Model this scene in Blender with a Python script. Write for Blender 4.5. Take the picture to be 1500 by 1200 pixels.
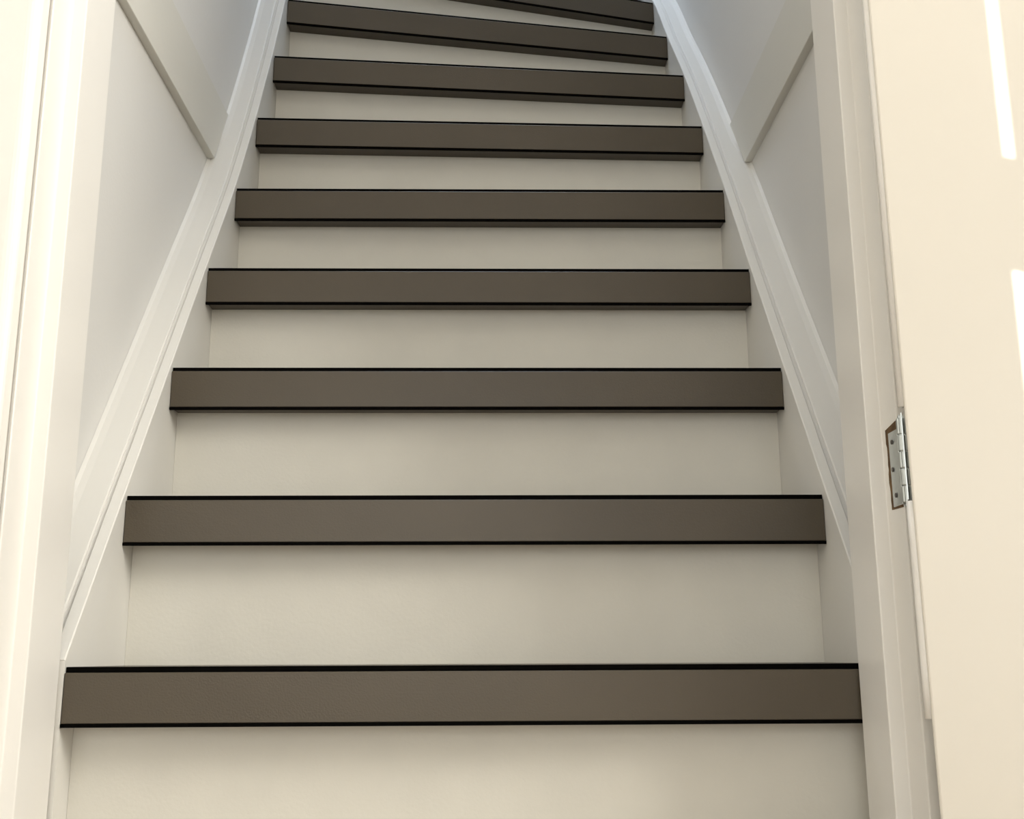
import bpy, bmesh, math
from mathutils import Vector, Matrix

S = bpy.context.scene
COL = S.collection
for o in list(bpy.data.objects):
    bpy.data.objects.remove(o, do_unlink=True)

# ------------------------------------------------------------------ camera
R = 0.1894            # rise of one step; the hall floor is z = 0, first tread top is z = R
G = 0.1413            # going of the straight steps
PITCH, YAW, ROLL = 0.2221, -0.0196, -0.0046
cam = bpy.data.cameras.new('camera')
cam.sensor_fit = 'HORIZONTAL'
cam.sensor_width = 36.0
cam.lens = 36.0 * 1600.0 / 1500.0
cam.clip_start = 0.01
camo = bpy.data.objects.new('camera', cam)
COL.objects.link(camo)
fw = Vector((-math.sin(YAW) * math.cos(PITCH), math.cos(YAW) * math.cos(PITCH), math.sin(PITCH)))
rt = Vector((math.cos(YAW), math.sin(YAW), 0))
up = rt.cross(fw)
rt2 = rt * math.cos(ROLL) + up * math.sin(ROLL)
up2 = -rt * math.sin(ROLL) + up * math.cos(ROLL)
M = Matrix((rt2, up2, -fw)).transposed().to_4x4()
M.translation = Vector((0.0165, -1.1038, 0.0085 + R))
camo.matrix_world = M
S.camera = camo

# ------------------------------------------------------------------ world, sun, window light, exposure
S.view_settings.view_transform = 'Standard'
S.view_settings.look = 'None'
S.view_settings.gamma = 1.0
S.view_settings.use_curve_mapping = False
S.view_settings.exposure = 0.18

world = bpy.data.worlds.new('sky')
S.world = world
world.use_nodes = True
bg = world.node_tree.nodes['Background']
bg.inputs[0].default_value = (0.70, 0.82, 1.0, 1)
bg.inputs[1].default_value = 1.0

SUN_DIR = Vector((0.68, 0.62, -0.34)).normalized()     # direction the sunlight travels
sun = bpy.data.lights.new('sun', 'SUN')
sun.energy = 9.0
sun.color = (1.0, 0.93, 0.80)
sun.angle = math.radians(0.12)
suno = bpy.data.objects.new('sun', sun)
COL.objects.link(suno)
suno.rotation_euler = SUN_DIR.to_track_quat('-Z', 'Y').to_euler()


def area(name, loc, target, sx, sy, power, color):
    l = bpy.data.lights.new(name, 'AREA')
    l.shape = 'RECTANGLE'
    l.size, l.size_y = sx, sy
    l.energy = power
    l.color = color
    o = bpy.data.objects.new(name, l)
    COL.objects.link(o)
    o.location = loc
    o.rotation_euler = (Vector(target) - Vector(loc)).to_track_quat('-Z', 'Y').to_euler()
    return o


WIN = (-1.10, 0.55, 0.03, 1.45)        # glazed front door and sidelight behind the viewer: x0, x1, z0, z1
SIDE = (-1.85, -0.60, 1.10, 2.35)      # window in the right wall of the hall: y0, y1, z0, z1
ROOF = (-0.40, 0.36, 0.85, 1.55)       # roof window over the stairs: x0, x1, y0, y1
area('daylight_front_door', ((WIN[0] + WIN[1]) / 2, -3.38, (WIN[2] + WIN[3]) / 2), ((WIN[0] + WIN[1]) / 2, 0, (WIN[2] + WIN[3]) / 2),
     WIN[1] - WIN[0], WIN[3] - WIN[2], 19.0, (1.0, 0.95, 0.84))
area('daylight_side_window', (1.83, (SIDE[0] + SIDE[1]) / 2, (SIDE[2] + SIDE[3]) / 2), (0, (SIDE[0] + SIDE[1]) / 2, (SIDE[2] + SIDE[3]) / 2),
     SIDE[1] - SIDE[0], SIDE[3] - SIDE[2], 65.0, (1.0, 0.955, 0.86))
area('daylight_roof_window', ((ROOF[0] + ROOF[1]) / 2, (ROOF[2] + ROOF[3]) / 2, 3.16), ((ROOF[0] + ROOF[1]) / 2, (ROOF[2] + ROOF[3]) / 2, 0),
     ROOF[1] - ROOF[0], ROOF[3] - ROOF[2], 13.0, (0.68, 0.81, 1.0))


# ------------------------------------------------------------------ materials
def mat(name, col, rough=0.5, spec=0.5, noise=0.03, nscale=6.0, bump=0.0, bscale=200.0, metal=0.0, stretch=(1, 1, 1), col2=None):
    m = bpy.data.materials.new(name)
    m.use_nodes = True
    nt = m.node_tree
    b = nt.nodes['Principled BSDF']
    b.inputs['Roughness'].default_value = rough
    b.inputs['Specular IOR Level'].default_value = spec
    b.inputs['Metallic'].default_value = metal
    tc = nt.nodes.new('ShaderNodeTexCoord')
    mp = nt.nodes.new('ShaderNodeMapping')
    mp.inputs['Scale'].default_value = stretch
    nt.links.new(tc.outputs['Object'], mp.inputs['Vector'])
    n = nt.nodes.new('ShaderNodeTexNoise')
    n.inputs['Scale'].default_value = nscale
    n.inputs['Detail'].default_value = 4.0
    nt.links.new(mp.outputs[0], n.inputs['Vector'])
    r = nt.nodes.new('ShaderNodeValToRGB')
    c2 = col2 or tuple(c * (1 - noise * 2) for c in col)
    r.color_ramp.elements[0].position = 0.3
    r.color_ramp.elements[1].position = 0.7
    r.color_ramp.elements[0].color = (*c2, 1)
    r.color_ramp.elements[1].color = (*col, 1)
    nt.links.new(n.outputs['Fac'], r.inputs[0])
    nt.links.new(r.outputs[0], b.inputs['Base Color'])
    if bump:
        n2 = nt.nodes.new('ShaderNodeTexNoise')
        n2.inputs['Scale'].default_value = bscale
        n2.inputs['Detail'].default_value = 2.0
        nt.links.new(tc.outputs['Object'], n2.inputs['Vector'])
        bp = nt.nodes.new('ShaderNodeBump')
        bp.inputs['Strength'].default_value = bump
        bp.inputs['Distance'].default_value = 0.001
        nt.links.new(n2.outputs['Fac'], bp.inputs['Height'])
        nt.links.new(bp.outputs[0], b.inputs['Normal'])
    return m


WHITE = mat('white_satin_paint', (0.74, 0.725, 0.685), 0.38, 0.4, 0.012, 5.0, 0.15, 90.0)
WALL = mat('white_wall_paint', (0.71, 0.70, 0.675), 0.55, 0.3, 0.012, 4.0, 0.2, 160.0)
BOARD = mat('cream_board_paint', (0.67, 0.655, 0.60), 0.5, 0.35, 0.012, 5.0, 0.15, 90.0)
RISER = mat('white_riser_laminate', (0.71, 0.69, 0.625), 0.5, 0.35, 0.025, 14.0, 0.15, 260.0)
BROWN = mat('brown_laminate', (0.073, 0.057, 0.036), 0.40, 0.5, 0.05, 9.0, 0.2, 500.0)
BLACK = mat('black_edge_strip', (0.002, 0.0018, 0.0016), 0.8, 0.03, 0.05, 20.0)
FRAME = mat('cream_frame_paint', (0.83, 0.812, 0.775), 0.33, 0.45, 0.012, 5.0, 0.12, 80.0)
DOOR = mat('cream_door_paint', (0.765, 0.73, 0.66), 0.35, 0.4, 0.010, 3.0, 0.10, 70.0)
ZINC = mat('zinc_plated_steel', (0.60, 0.64, 0.64), 0.32, 0.5, 0.06, 60.0, 0.1, 300.0, metal=1.0)
DARKMETAL = mat('dark_steel', (0.12, 0.11, 0.10), 0.5, 0.5, 0.1, 80.0, metal=0.6)
RAWWOOD = mat('bare_wood', (0.20, 0.125, 0.06), 0.8, 0.2, 0.2, 90.0, 0.6, 200.0, col2=(0.07, 0.04, 0.02))
FLOORM = mat('grey_oak_floor', (0.42, 0.36, 0.29), 0.5, 0.4, 0.12, 3.0, 0.2, 90.0, stretch=(6, 1, 1))
CEIL = mat('white_ceiling_paint', (0.82, 0.81, 0.79), 0.8, 0.2, 0.01, 4.0)
MASKM = mat('beige_mask_paint', (0.55, 0.48, 0.38), 0.7, 0.2, 0.03, 6.0)  # for the added, unseen boards that shape the sun


# ------------------------------------------------------------------ mesh helpers
def finish(name, bm, material, parent=None, bevel=0.0, seg=2, smooth=False):
    bmesh.ops.recalc_face_normals(bm, faces=bm.faces)
    if bevel:
        ed = [e for e in bm.edges if len(e.link_faces) == 2 and e.calc_face_angle(0) > 0.5]
        bmesh.ops.bevel(bm, geom=ed, offset=bevel, segments=seg, profile=0.5, affect='EDGES', clamp_overlap=True)
    me = bpy.data.meshes.new(name)
    bm.to_mesh(me)
    bm.free()
    me.materials.append(material)
    if smooth:
        for p in me.polygons:
            p.use_smooth = True
    o = bpy.data.objects.new(name, me)
    COL.objects.link(o)
    if parent is not None:
        o.parent = parent
    return o


def add_box(bm, a, b):
    vs = [bm.verts.new((x, y, z)) for x in (a[0], b[0]) for y in (a[1], b[1]) for z in (a[2], b[2])]
    for f in ((0, 1, 3, 2), (4, 6, 7, 5), (0, 4, 5, 1), (2, 3, 7, 6), (0, 2, 6, 4), (1, 5, 7, 3)):
        bm.faces.new([vs[i] for i in f])


def box(name, a, b, material, parent=None, bevel=0.0, seg=2):
    bm = bmesh.new()
    add_box(bm, a, b)
    return finish(name, bm, material, parent, bevel, seg)


def hexa(name, pts, material, parent=None, bevel=0.0, seg=1):
    """pts: 8 points, 4 of one face in order then 4 of the opposite face in the same order"""
    bm = bmesh.new()
    v = [bm.verts.new(p) for p in pts]
    bm.faces.new(v[0:4])
    bm.faces.new(v[4:8])
    for i in range(4):
        bm.faces.new((v[i], v[(i + 1) % 4], v[4 + (i + 1) % 4], v[4 + i]))
    return finish(name, bm, material, parent, bevel, seg)


def prism(name, poly, axis, lo, hi, material, parent=None, bevel=0.0, seg=2):
    """extrude a 2D polygon along an axis: 'z' -> (x,y), 'x' -> (y,z), 'y' -> (x,z)"""
    bm = bmesh.new()

    def P(p, t):
        return {'z': (p[0], p[1], t), 'x': (t, p[0], p[1]), 'y': (p[0], t, p[1])}[axis]
    a = [bm.verts.new(P(p, lo)) for p in poly]
    b = [bm.verts.new(P(p, hi)) for p in poly]
    bm.faces.new(a)
    bm.faces.new(b)
    n = len(poly)
    for i in range(n):
        bm.faces.new((a[i], a[(i + 1) % n], b[(i + 1) % n], b[i]))
    return finish(name, bm, material, parent, bevel, seg)


def sweep(name, sections, material, parent=None, smooth=False, closed=True):
    """skin a list of equal closed cross-sections"""
    bm = bmesh.new()
    rings = [[bm.verts.new(p) for p in s] for s in sections]
    n = len(rings[0])
    for i in range(len(rings) - 1):
        for j in range(n):
            bm.faces.new((rings[i][j], rings[i][(j + 1) % n], rings[i + 1][(j + 1) % n], rings[i + 1][j]))
    bm.faces.new(rings[0])
    bm.faces.new(rings[-1])
    return finish(name, bm, material, parent, 0, 1, smooth)


def lathe(name, prof, loc, material, parent=None, seg=24, axis='z'):
    bm = bmesh.new()
    rings = []
    for r, h in prof:
        ring = []
        for k in range(seg):
            a = 2 * math.pi * k / seg
            c, s = r * math.cos(a), r * math.sin(a)
            p = (c, s, h) if axis == 'z' else (h, c, s)
            ring.append(bm.verts.new((p[0] + loc[0], p[1] + loc[1], p[2] + loc[2])))
        rings.append(ring)
    for i in range(len(rings) - 1):
        for k in range(seg):
            bm.faces.new((rings[i][k], rings[i][(k + 1) % seg], rings[i + 1][(k + 1) % seg], rings[i + 1][k]))
    bm.faces.new(rings[0])
    bm.faces.new(rings[-1])
    o = finish(name, bm, material, parent)
    for p in o.data.polygons:
        p.use_smooth = len(p.vertices) == 4
    return o


def empty(name, loc=(0, 0, 0)):
    o = bpy.data.objects.new(name, None)
    o.empty_display_size = 0.05
    o.location = loc
    COL.objects.link(o)
    return o


def struct(o, label, cat):
    o['kind'] = 'structure'
    o['label'] = label
    o['category'] = cat
    return o


def thing(o, label, cat):
    o['label'] = label
    o['category'] = cat
    return o


# ------------------------------------------------------------------ setting: hall shell
HX0, HX1, HY0, HZ = -1.40, 1.75, -3.30, 2.50
TOPZ = 3.10
struct(box('floor', (HX0 - 0.1, HY0 - 0.1, -0.05), (HX1 + 0.1, 2.1, 0.0), FLOORM), 'grey oak floor of the hall before the stairs', 'floor')
struct(box('ceiling', (HX0 - 0.1, HY0 - 0.1, HZ), (HX1 + 0.1, -0.003, HZ + 0.1), CEIL), 'white hall ceiling above the doorway', 'ceiling')


def wall_with_hole(name, axis, lo, hi, a0, a1, z0, z1, h, material):
    """slab between lo..hi on `axis`, spanning a0..a1 and z0..z1, with one rectangular hole h=(b0,b1,y0,y1)"""
    bm = bmesh.new()
    for (p0, p1, q0, q1) in ((a0, h[0], z0, z1), (h[1], a1, z0, z1), (h[0], h[1], z0, h[2]), (h[0], h[1], h[3], z1)):
        if p1 - p0 < 1e-4 or q1 - q0 < 1e-4:
            continue
        if axis == 'y':
            add_box(bm, (p0, lo, q0), (p1, hi, q1))
        else:
            add_box(bm, (lo, p0, q0), (hi, p1, q1))
    return finish(name, bm, material)


struct(wall_with_hole('wall_back', 'y', HY0 - 0.1, HY0, HX0 - 0.1, HX1 + 0.1, 0, HZ, WIN, WALL), 'white hall wall with a glazed entrance behind the viewer', 'wall')
bm = bmesh.new()
for a, b in (((WIN[0], WIN[2]), (WIN[1], WIN[2] + 0.05)), ((WIN[0], WIN[3] - 0.05), (WIN[1], WIN[3])),
             ((WIN[0], WIN[2] + 0.05), (WIN[0] + 0.05, WIN[3] - 0.05)), ((WIN[1] - 0.05, WIN[2] + 0.05), (WIN[1], WIN[3] - 0.05)),
             ((-0.45, WIN[2] + 0.05), (-0.40, WIN[3] - 0.05))):
    add_box(bm, (a[0], HY0 - 0.07, a[1]), (b[0], HY0 - 0.02, b[1]))
struct(finish('window_1', bm, WHITE), 'white frame of the glazed entrance behind the viewer', 'window')
struct(wall_with_hole('wall_right_hall', 'x', HX1, HX1 + 0.1, HY0, -0.003, 0, HZ, SIDE, WALL), 'white right wall of the hall', 'wall')

# the wall that holds the doorway
FO = 0.50
bm = bmesh.new()
add_box(bm, (HX0, -0.12, 0), (-FO, -0.003, HZ))
add_box(bm, (FO, -0.12, 0), (HX1, -0.003, HZ))
add_box(bm, (-FO, -0.12, 2.14), (FO, -0.003, HZ))
struct(finish('wall_front', bm, WALL), 'white wall around the stair doorway', 'wall')

# ------------------------------------------------------------------ door leaf (hung right, swung wide open)
AX = Vector((0.3945, -0.1260))
PHI = math.radians(158.0)
DDIR = Vector((-math.cos(PHI), -math.sin(PHI)))     # along the leaf away from the hinge
DTH = Vector((-math.sin(PHI), math.cos(PHI)))       # from the hall side to the stair side of the leaf
door = struct(empty('door_1', (AX.x, AX.y, 0)), 'plain cream painted door swung wide open on the right', 'door')


def dpt(u, t, z):
    p = DDIR * u + DTH * t
    return (p.x, p.y, z)


DW, DT = 0.80, 0.040
lean = 0.0040
hz = 2.04
panel = hexa('door_leaf', [dpt(0.0012 + lean, 0.002, 0.012), dpt(DW, 0.002, 0.012), dpt(DW, DT, 0.012), dpt(0.0012 + lean, DT, 0.012),
                           dpt(0.0012 - lean * 0.6, 0.002, hz), dpt(DW, 0.002, hz), dpt(DW, DT, hz), dpt(0.0012 - lean * 0.6, DT, hz)], DOOR, door, 0.0022, 3)

# rounded seal bead along the hinge edge of the leaf, interrupted by the hinge and stopping short of the floor
def bead_piece(z0, z1):
    secs = []
    for i in range(6):
        z = z0 + (z1 - z0) * i / 5
        k = z / hz
        e0 = 0.0012 + lean * (1 - 1.6 * k) - 0.0012
        c = DDIR * e0 + DTH * 0.0335
        secs.append([(c.x + 0.0042 * math.cos(2 * math.pi * j / 14), c.y + 0.0042 * math.sin(2 * math.pi * j / 14), z) for j in range(14)])
    return sweep('seal_bead', secs, FRAME, door, True)


bead_piece(0.145, 0.1395 + R)
bead_piece(0.2245 + R, 2.03)

# ------------------------------------------------------------------ left hall wall: added opening, unseen boards slotted to cast the door's sun patches
PX = HX0 - 0.05
C0 = AX + DTH * DT


def to_wall(u, z):
    p = C0 + DDIR * u
    k = (PX - p.x) / SUN_DIR.x
    return (p.y + SUN_DIR.y * k, z + SUN_DIR.z * k)


ZB = R
slots = []
for (u0, u1, z0, z1) in ((0.1060, 0.1152, 0.446 + ZB, 0.86 + ZB), (0.1030, 0.30, -0.10 + ZB, 0.338 + ZB)):
    y0, za = to_wall(u0, z0)
    y1, _ = to_wall(u1, z0)
    zb = to_wall(u0, z1)[1]
    slots.append((min(y0, y1), max(y0, y1), za, zb, y0, y1))
wy0 = min(s[0] for s in slots) - 0.10
wy1 = max(s[1] for s in slots) + 0.10
wz0 = min(s[2] for s in slots) - 0.10
wz1 = max(s[3] for s in slots) + 0.10
struct(wall_with_hole('wall_left_hall', 'x', HX0 - 0.1, HX0, HY0, -0.003, 0, HZ, (wy0, wy1, wz0, wz1), WALL), 'white left wall of the hall', 'wall')
A, B = slots
sh = struct(empty('sun_mask', (HX0 - 0.05, (wy0 + wy1) / 2, wz0)), 'added boards out of view, slotted to shape the sun on the door', 'window')


def mask_board(y0, y1, z0, z1):  # one added board; the gaps left between boards shape the sunlight
    if y1 - y0 < 0.002 or z1 - z0 < 0.002:
        return
    ox, oy, oz = sh.location
    box('sun_mask_board', (-0.001, y0 - oy, z0 - oz), (0.001, y1 - oy, z1 - oz), MASKM, sh)


mask_board(wy0, wy1, wz0, B[2])
mask_board(wy0, B[0], B[2], B[3])
mask_board(B[1], wy1, B[2], B[3])
mask_board(wy0, wy1, B[3], A[2])
mask_board(wy0, A[0], A[2], A[3])
mask_board(A[1], wy1, A[2], A[3])
mask_board(wy0, wy1, A[3], wz1)

# ------------------------------------------------------------------ stairwell walls and boards
WX = 0.460            # lower wall planes
UX = 0.4525           # upper wall planes
BX = 0.4480           # face of the horizontal boards
B0, B1 = 0.827 + R, 0.945 + R
YE = 2.0
LE = 1.13             # the left wall stops where the stair turns

NL = [0.0, G, 2 * G, 3 * G, 4 * G, 0.6852, 0.7990, 0.9022, 0.9970]
NR = [0.0, G, 2 * G, 3 * G, 4 * G, 0.7101, 0.8630, 1.0317, 1.1954]


def crom(pts, per=6):
    out = []
    n = len(pts)
    for i in range(n - 1):
        p0, p1, p2, p3 = pts[max(i - 1, 0)], pts[i], pts[i + 1], pts[min(i + 2, n - 1)]
        for k in range(per):
            t = k / per
            out.append(tuple(0.5 * ((2 * p1[j]) + (-p0[j] + p2[j]) * t + (2 * p0[j] - 5 * p1[j] + 4 * p2[j] - p3[j]) * t * t
                                    + (-p0[j] + 3 * p1[j] - 3 * p2[j] + p3[j]) * t ** 3) for j in (0, 1)))
    out.append(pts[-1])
    return out


def string_curve(side):
    N = NL if side < 0 else NR
    pts = []
    for n in range(9):
        off = 0.007
        if side < 0:
            off += max(0, n - 5) * 0.010
        else:
            off += (0.014, 0.008, 0.004, 0, 0, -0.004, -0.006, -0.006, -0.006)[n]
        pts.append((N[n], R * (n + 1) + off))
    d = ((pts[-1][0] - pts[-2][0]), (pts[-1][1] - pts[-2][1]))
    if side < 0:
        pts.append((LE, pts[-1][1] + d[1] * (LE - pts[-1][0]) / d[0]))
    else:
        for y, z in ((1.40, 10.0), (1.68, 11.1), (YE - 0.02, 12.1)):
            pts.append((y, R * z))
    return crom(pts)


CUR = {-1: string_curve(-1), 1: string_curve(1)}


def curve_y(side, z):
    c = CUR[side]
    for (y0, z0), (y1, z1) in zip(c, c[1:]):
        if z0 <= z <= z1:
            return y0 + (y1 - y0) * (z - z0) / (z1 - z0)
    return c[-1][0]


for side, name in ((-1, 'wall_left'), (1, 'wall_right')):
    ye = LE if side < 0 else YE
    xo = side * (WX + 0.10)
    w = struct(empty(name, (side * WX, 0, 0)), 'white %s wall of the narrow stairwell' % ('left' if side < 0 else 'right'), 'wall')

    def L(x):
        return x - side * WX
    lo, hi = sorted((L(side * WX), L(xo)))
    box('wall_panel', (lo, -0.003, 0), (hi, ye, B0 + 0.05), WALL, w)
    lo, hi = sorted((L(side * UX), L(xo)))
    box('wall_panel', (lo, -0.003, B0 + 0.05), (hi, ye, TOPZ), WALL, w)
    # horizontal board, cut on the slope of the stair string
    lo, hi = sorted((side * BX, side * (WX + 0.002)))
    yb, yt = curve_y(side, B0) - 0.004, curve_y(side, B1) - 0.004
    ym = curve_y(side, (B0 + B1) / 2) - 0.004
    bd = prism('trim_2' if side < 0 else 'trim_3', [(-0.002, B0), (yb, B0), (ym, (B0 + B1) / 2), (yt, B1), (-0.002, B1)], 'x', lo, hi, BOARD, None, 0.0012, 2)
    struct(bd, 'cream horizontal board on the %s stairwell wall' % ('left' if side < 0 else 'right'), 'trim')
# far end of the well and the turn to the left
struct(box('wall_far', (-1.65, YE, 0), (WX + 0.10, YE + 0.1, TOPZ), WALL), 'white end wall where the stair turns left', 'wall')
struct(box('wall_turn', (-1.65, LE - 0.10, 0), (-WX - 0.10, LE, TOPZ), WALL), 'white wall beside the turning upper flight', 'wall')
struct(box('wall_turn_end', (-1.75, LE - 0.1, 0), (-1.65, YE + 0.1, TOPZ), WALL), 'white wall at the top of the turning flight', 'wall')
bm = bmesh.new()
RW = ROOF
for (x0, x1, y0, y1) in ((-1.75, RW[0], -0.003, YE + 0.1), (RW[1], WX + 0.1, -0.003, YE + 0.1), (RW[0], RW[1], -0.003, RW[2]), (RW[0], RW[1], RW[3], YE + 0.1)):
    add_box(bm, (x0, y0, TOPZ), (x1, y1, TOPZ + 0.08))
struct(finish('ceiling_stairwell', bm, CEIL), 'white stairwell ceiling with a roof window', 'ceiling')
struct(box('wall_over_door', (-WX, -0.003, 2.14), (WX, 0.09, TOPZ), WALL), 'white wall above the doorway inside the stairwell', 'wall')

# ------------------------------------------------------------------ door frame
fr = struct(empty('trim_1', (0, -0.06, 0)), 'white painted door frame around the foot of the stairs', 'door frame')
FY = 0.06


def fpoly(p):
    return [(x, y + FY) for x, y in p]


HT = 2.06
# left post: stop, rebate and a thin lip; profile in plan
prism('jamb', fpoly([(-0.4035, -0.0035), (-0.4035, -0.0800), (-0.4180, -0.0800), (-0.4200, -0.1200), (-0.4222, -0.1200), (-0.4226, -0.1165), (-0.4300, -0.1165), (-0.4300, -0.0900),
                     (-FO, -0.0900), (-FO, -0.0035)]), 'z', 0, HT, FRAME, fr, 0.0012, 2)
# right post
prism('jamb', fpoly([(0.3785, -0.0035), (0.3775, -0.0800), (0.3925, -0.0800), (0.3925, -0.1200), (FO, -0.1200), (FO, -0.0035)]), 'z', 0, HT, FRAME, fr, 0.0012, 2)
prism('head', [(-0.0035 + FY, HT), (-0.080 + FY, HT), (-0.080 + FY, HT + 0.015), (-0.12 + FY, HT + 0.015), (-0.12 + FY, 2.14), (-0.0035 + FY, 2.14)], 'x', -FO, FO, FRAME, fr)
# architrave strip on the left, rounded towards the opening
prof = [(-0.56, -0.1205), (-0.56, -0.130), (-0.548, -0.1345), (-0.470, -0.1375), (-0.437, -0.1375)]
for k in range(1, 7):
    a = math.radians(90 * k / 6)
    prof.append((-0.437 + 0.0115 * math.sin(a), -0.1375 + 0.009 * (1 - math.cos(a))))
prof += [(-0.4252, -0.1168), (-0.4985, -0.1168), (-0.4985, -0.1205)]
o = prism('architrave', fpoly(prof), 'z', 0, HT + 0.09, FRAME, fr)
HINGE_Z0, HINGE_Z1 = 0.1405 + R, 0.2235 + R

# ragged mortise cut for the hinge leaf
mz0, mz1 = 0.1405 + R, 0.2165 + R
pts = []
import random
random.seed(4)
back = [(-0.0915 + random.uniform(-0.0012, 0.0012), mz0 + (mz1 - mz0) * i / 18) for i in range(19)]
poly = [(-0.1195 + FY, mz0 - 0.001)] + [(y + FY, z) for y, z in back] + [(-0.1195 + FY, mz1 + 0.004)]
prism('mortise', poly, 'x', 0.3918, 0.3930, RAWWOOD, fr)

# ------------------------------------------------------------------ hinge
hg = thing(empty('hinge', (0.3945, -0.1250, HINGE_Z0)), 'zinc plated butt hinge set in the right door jamb', 'hinge')
hz0 = 0.0
HL = 0.1425 + R - HINGE_Z0
ztop = 0.2214 + R - HINGE_Z0
leaf = box('leaf_plate', (-0.0034, 0.0030, HL - 0.0005), (-0.0014, 0.0260, 0.2120 + R - HINGE_Z0), ZINC, hg, 0.0004, 1)
for zc, yc in ((0.2020, 0.017), (0.1765, 0.020), (0.1520, 0.017)):
    s = lathe('screw', [(0.0022, -0.0002), (0.0022, 0.0004), (0.0012, 0.0007)], (-0.0040, yc, zc + R - HINGE_Z0), DARKMETAL, hg, 12, 'x')
nk = 5
kh = (ztop - HL) / nk
for i in range(nk):
    z0 = HL + i * kh + 0.0005
    z1 = HL + (i + 1) * kh - 0.0005
    rr = 0.0044 if i % 2 == 0 else 0.0042
    bm = bmesh.new()
    seg = 20
    def rad(k):
        if i % 2:
            return rr
        return rr * (0.86 if k % 5 == 2 else 1.0)      # the wrapped leaf leaves a seam line
    r0 = [[bm.verts.new((rad(k) * f * math.cos(2 * math.pi * k / seg), rad(k) * f * math.sin(2 * math.pi * k / seg), z)) for k in range(seg)]
          for f, z in ((0.9, z0), (1.0, z0 + 0.0006), (1.0, z1 - 0.0006), (0.9, z1))]
    for a, b in zip(r0, r0[1:]):
        for k in range(seg):
            bm.faces.new((a[k], a[(k + 1) % seg], b[(k + 1) % seg], b[k]))
    bm.faces.new(r0[0])
    bm.faces.new(r0[-1])
    finish('knuckle', bm, ZINC, hg)
lathe('pin', [(0.0031, HL - 0.0008), (0.0031, ztop + 0.0005), (0.0027, ztop + 0.0018), (0.0012, ztop + 0.0028)], (0, 0, 0), ZINC, hg, 16)
lathe('pin_tip', [(0.0010, HL - 0.0042), (0.0024, HL - 0.0034), (0.0028, HL - 0.0012)], (0, 0, 0), ZINC, hg, 16)
# plate screwed to the door's edge
p0, p1 = AX + DTH * 0.004, AX + DTH * 0.024
hexa('leaf_plate', [(p0.x - 0.3945 + DDIR.x * e, p0.y + 0.125 + DDIR.y * e, z) for e, z in ((0.0002, HL), (0.0012, HL), (0.0012, ztop), (0.0002, ztop))]
     + [(p1.x - 0.3945 + DDIR.x * e, p1.y + 0.125 + DDIR.y * e, z) for e, z in ((0.0002, HL), (0.0012, HL), (0.0012, ztop), (0.0002, ztop))], ZINC, hg)

# ------------------------------------------------------------------ staircase
st = thing(empty('staircase', (0, 0, 0)), 'steep white enclosed staircase with dark brown treads turning left at the top', 'staircase')
HW = 0.3995
NH = 0.0572           # height of the nosing
OV = 0.037            # overhang
TS = 0.0055           # black strip above the panel
BS = 0.0036           # black strip below the panel
REC = 0.0038           # the upper strip sits back


def slab(name, yl, yr, d0l, d1l, z0, z1, material, parent, bevel=0.0, d0r=None, d1r=None, hw=HW):
    d0r = d0l if d0r is None else d0r
    d1r = d1l if d1r is None else d1r
    pts = [(-hw, yl + d0l, z0), (hw, yr + d0r, z0), (hw, yr + d1r, z0), (-hw, yl + d1l, z0)]
    return hexa(name, pts + [(x, y, z1) for x, y, _ in pts], material, parent, bevel)


for n in range(9):
    yl, yr = NL[n], NR[n]
    zt = R * (n + 1)
    dl = (NL[n + 1] - yl if n < 8 else 0.06) + OV
    dr = (NR[n + 1] - yr if n < 8 else 0.20) + OV
    rz0 = zt - R + (0.0 if n else 0.001)
    ri = slab('riser', yl, yr, OV, OV + 0.010, rz0, zt - TS - 0.0002, RISER, st, hw=0.4)
    tr = slab('tread', yl, yr, REC + 0.0025, dl - 0.0005, zt - TS, zt, BROWN, st, d0r=REC + 0.0025, d1r=dr - 0.0005)
    tr['label'] = 'dark brown laminate tread'
    slab('edge_strip', yl, yr, REC, REC + 0.0024, zt - TS, zt, BLACK, tr)
    slab('nosing_panel', yl, yr, 0.0, OV - 0.0003, zt - NH + BS, zt - TS - 0.0001, BROWN, tr, 0.0006)
    slab('edge_strip', yl, yr, -0.0004, 0.0030, zt - NH, zt - NH + BS - 0.0001, BLACK, tr, hw=HW + 0.0003)

# the last treads fan round to the left, out of the picture
PV = Vector((-0.40, 1.06))


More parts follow.
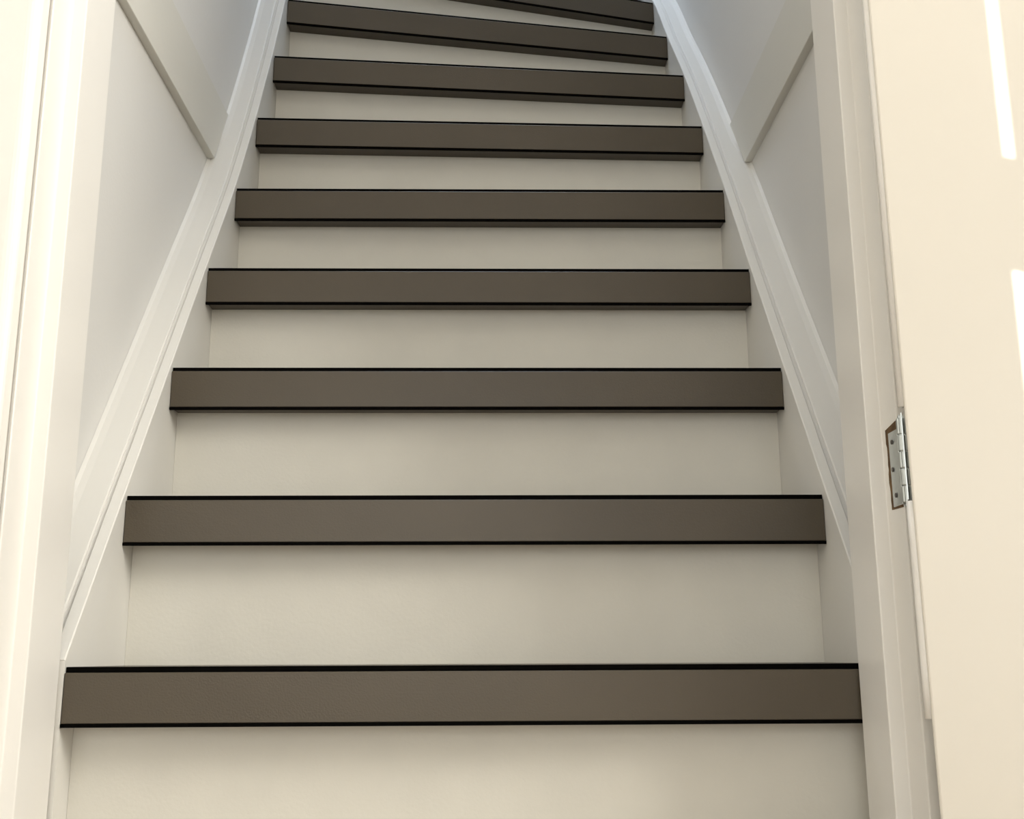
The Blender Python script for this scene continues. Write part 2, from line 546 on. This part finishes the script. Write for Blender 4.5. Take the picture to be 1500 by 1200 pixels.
def fan(n, a0, a1):
    zt = R * (n + 1)
    rays = []
    for a in (a0, a1):
        d = Vector((math.cos(a), math.sin(a)))
        # reach the outer walls
        t = min((0.4 - PV.x) / d.x if d.x > 1e-3 else 9, (1.94 - PV.y) / d.y if d.y > 1e-3 else 9)
        rays.append((d, t))
    (d0, t0), (d1, t1) = rays
    n0 = Vector((-d0.y, d0.x))
    b0 = PV + n0 * 0.0
    pts = [b0, PV + d0 * t0]
    if d0.x * t0 + PV.x > 0.39 and d1.y * t1 + PV.y > 1.93:
        pts.append(Vector((0.4, 1.94)))
    pts += [PV + d1 * (t1), PV + d1 * 0.06]
    q = [(p.x, p.y) for p in pts]
    tr = prism('tread', q, 'z', zt - TS, zt, BROWN, st)
    tr['label'] = 'dark brown laminate tread'

    def strip(name, off0, off1, z0, z1, m, parent):
        a, b = PV + d0 * 0.02, PV + d0 * (t0 - 0.002)
        pp = [a + n0 * off0, b + n0 * off0, b + n0 * off1, a + n0 * off1]
        return hexa(name, [(p.x, p.y, z0) for p in pp] + [(p.x, p.y, z1) for p in pp], m, parent)
    strip('nosing_panel', -0.006, 0.024, zt - NH + BS, zt - TS - 0.0001, BROWN, tr)
    strip('edge_strip', -0.0064, -0.003, zt - NH, zt - NH + BS, BLACK, tr)
    strip('riser', 0.025, 0.035, zt - R, zt - TS - 0.0002, RISER, st)


fan(9, math.radians(22), math.radians(42))
fan(10, math.radians(42), math.radians(64))
fan(11, math.radians(64), math.radians(88))

# strings: inner board, groove, capping against the wall
for side in (-1, 1):
    c = CUR[side]
    sec, cap = [], []
    x0, xg, xc = 0.4002, 0.4140, 0.4192
    c2 = c
    for i, (y, z) in enumerate(c2):
        a, b = c2[max(i - 1, 0)], c2[min(i + 1, len(c2) - 1)]
        t = Vector((b[0] - a[0], b[1] - a[1])).normalized()
        nn = Vector((-t.y, t.x))           # up and out of the flight
        def q(x, off):
            return (side * x, y + nn.x * off + 0.0, z + nn.y * off)
        low = max(z - 0.33, 0.0)
        xw = WX - 0.0003 if z < B0 + 0.04 else UX - 0.0003
        sec.append([(side * x0, y, low), q(x0, -0.0012), q(x0 + 0.0012, 0.0), q(xg - 0.0012, 0.0), q(xg, -0.0012), q(xg + 0.0004, -0.0036), q(xw, -0.0036), (side * xw, y, low)])
        cap.append([q(xc, -0.0035), q(xc, -0.0016), q(xc + 0.0014, -0.0002), q(xw - 0.012, 0.0), q(xw - 0.004, 0.0012), q(xw, 0.005), q(xw, -0.0035)])
    s = sweep('stringer', sec, WHITE, st)
    sweep('capping', cap, WHITE, s)
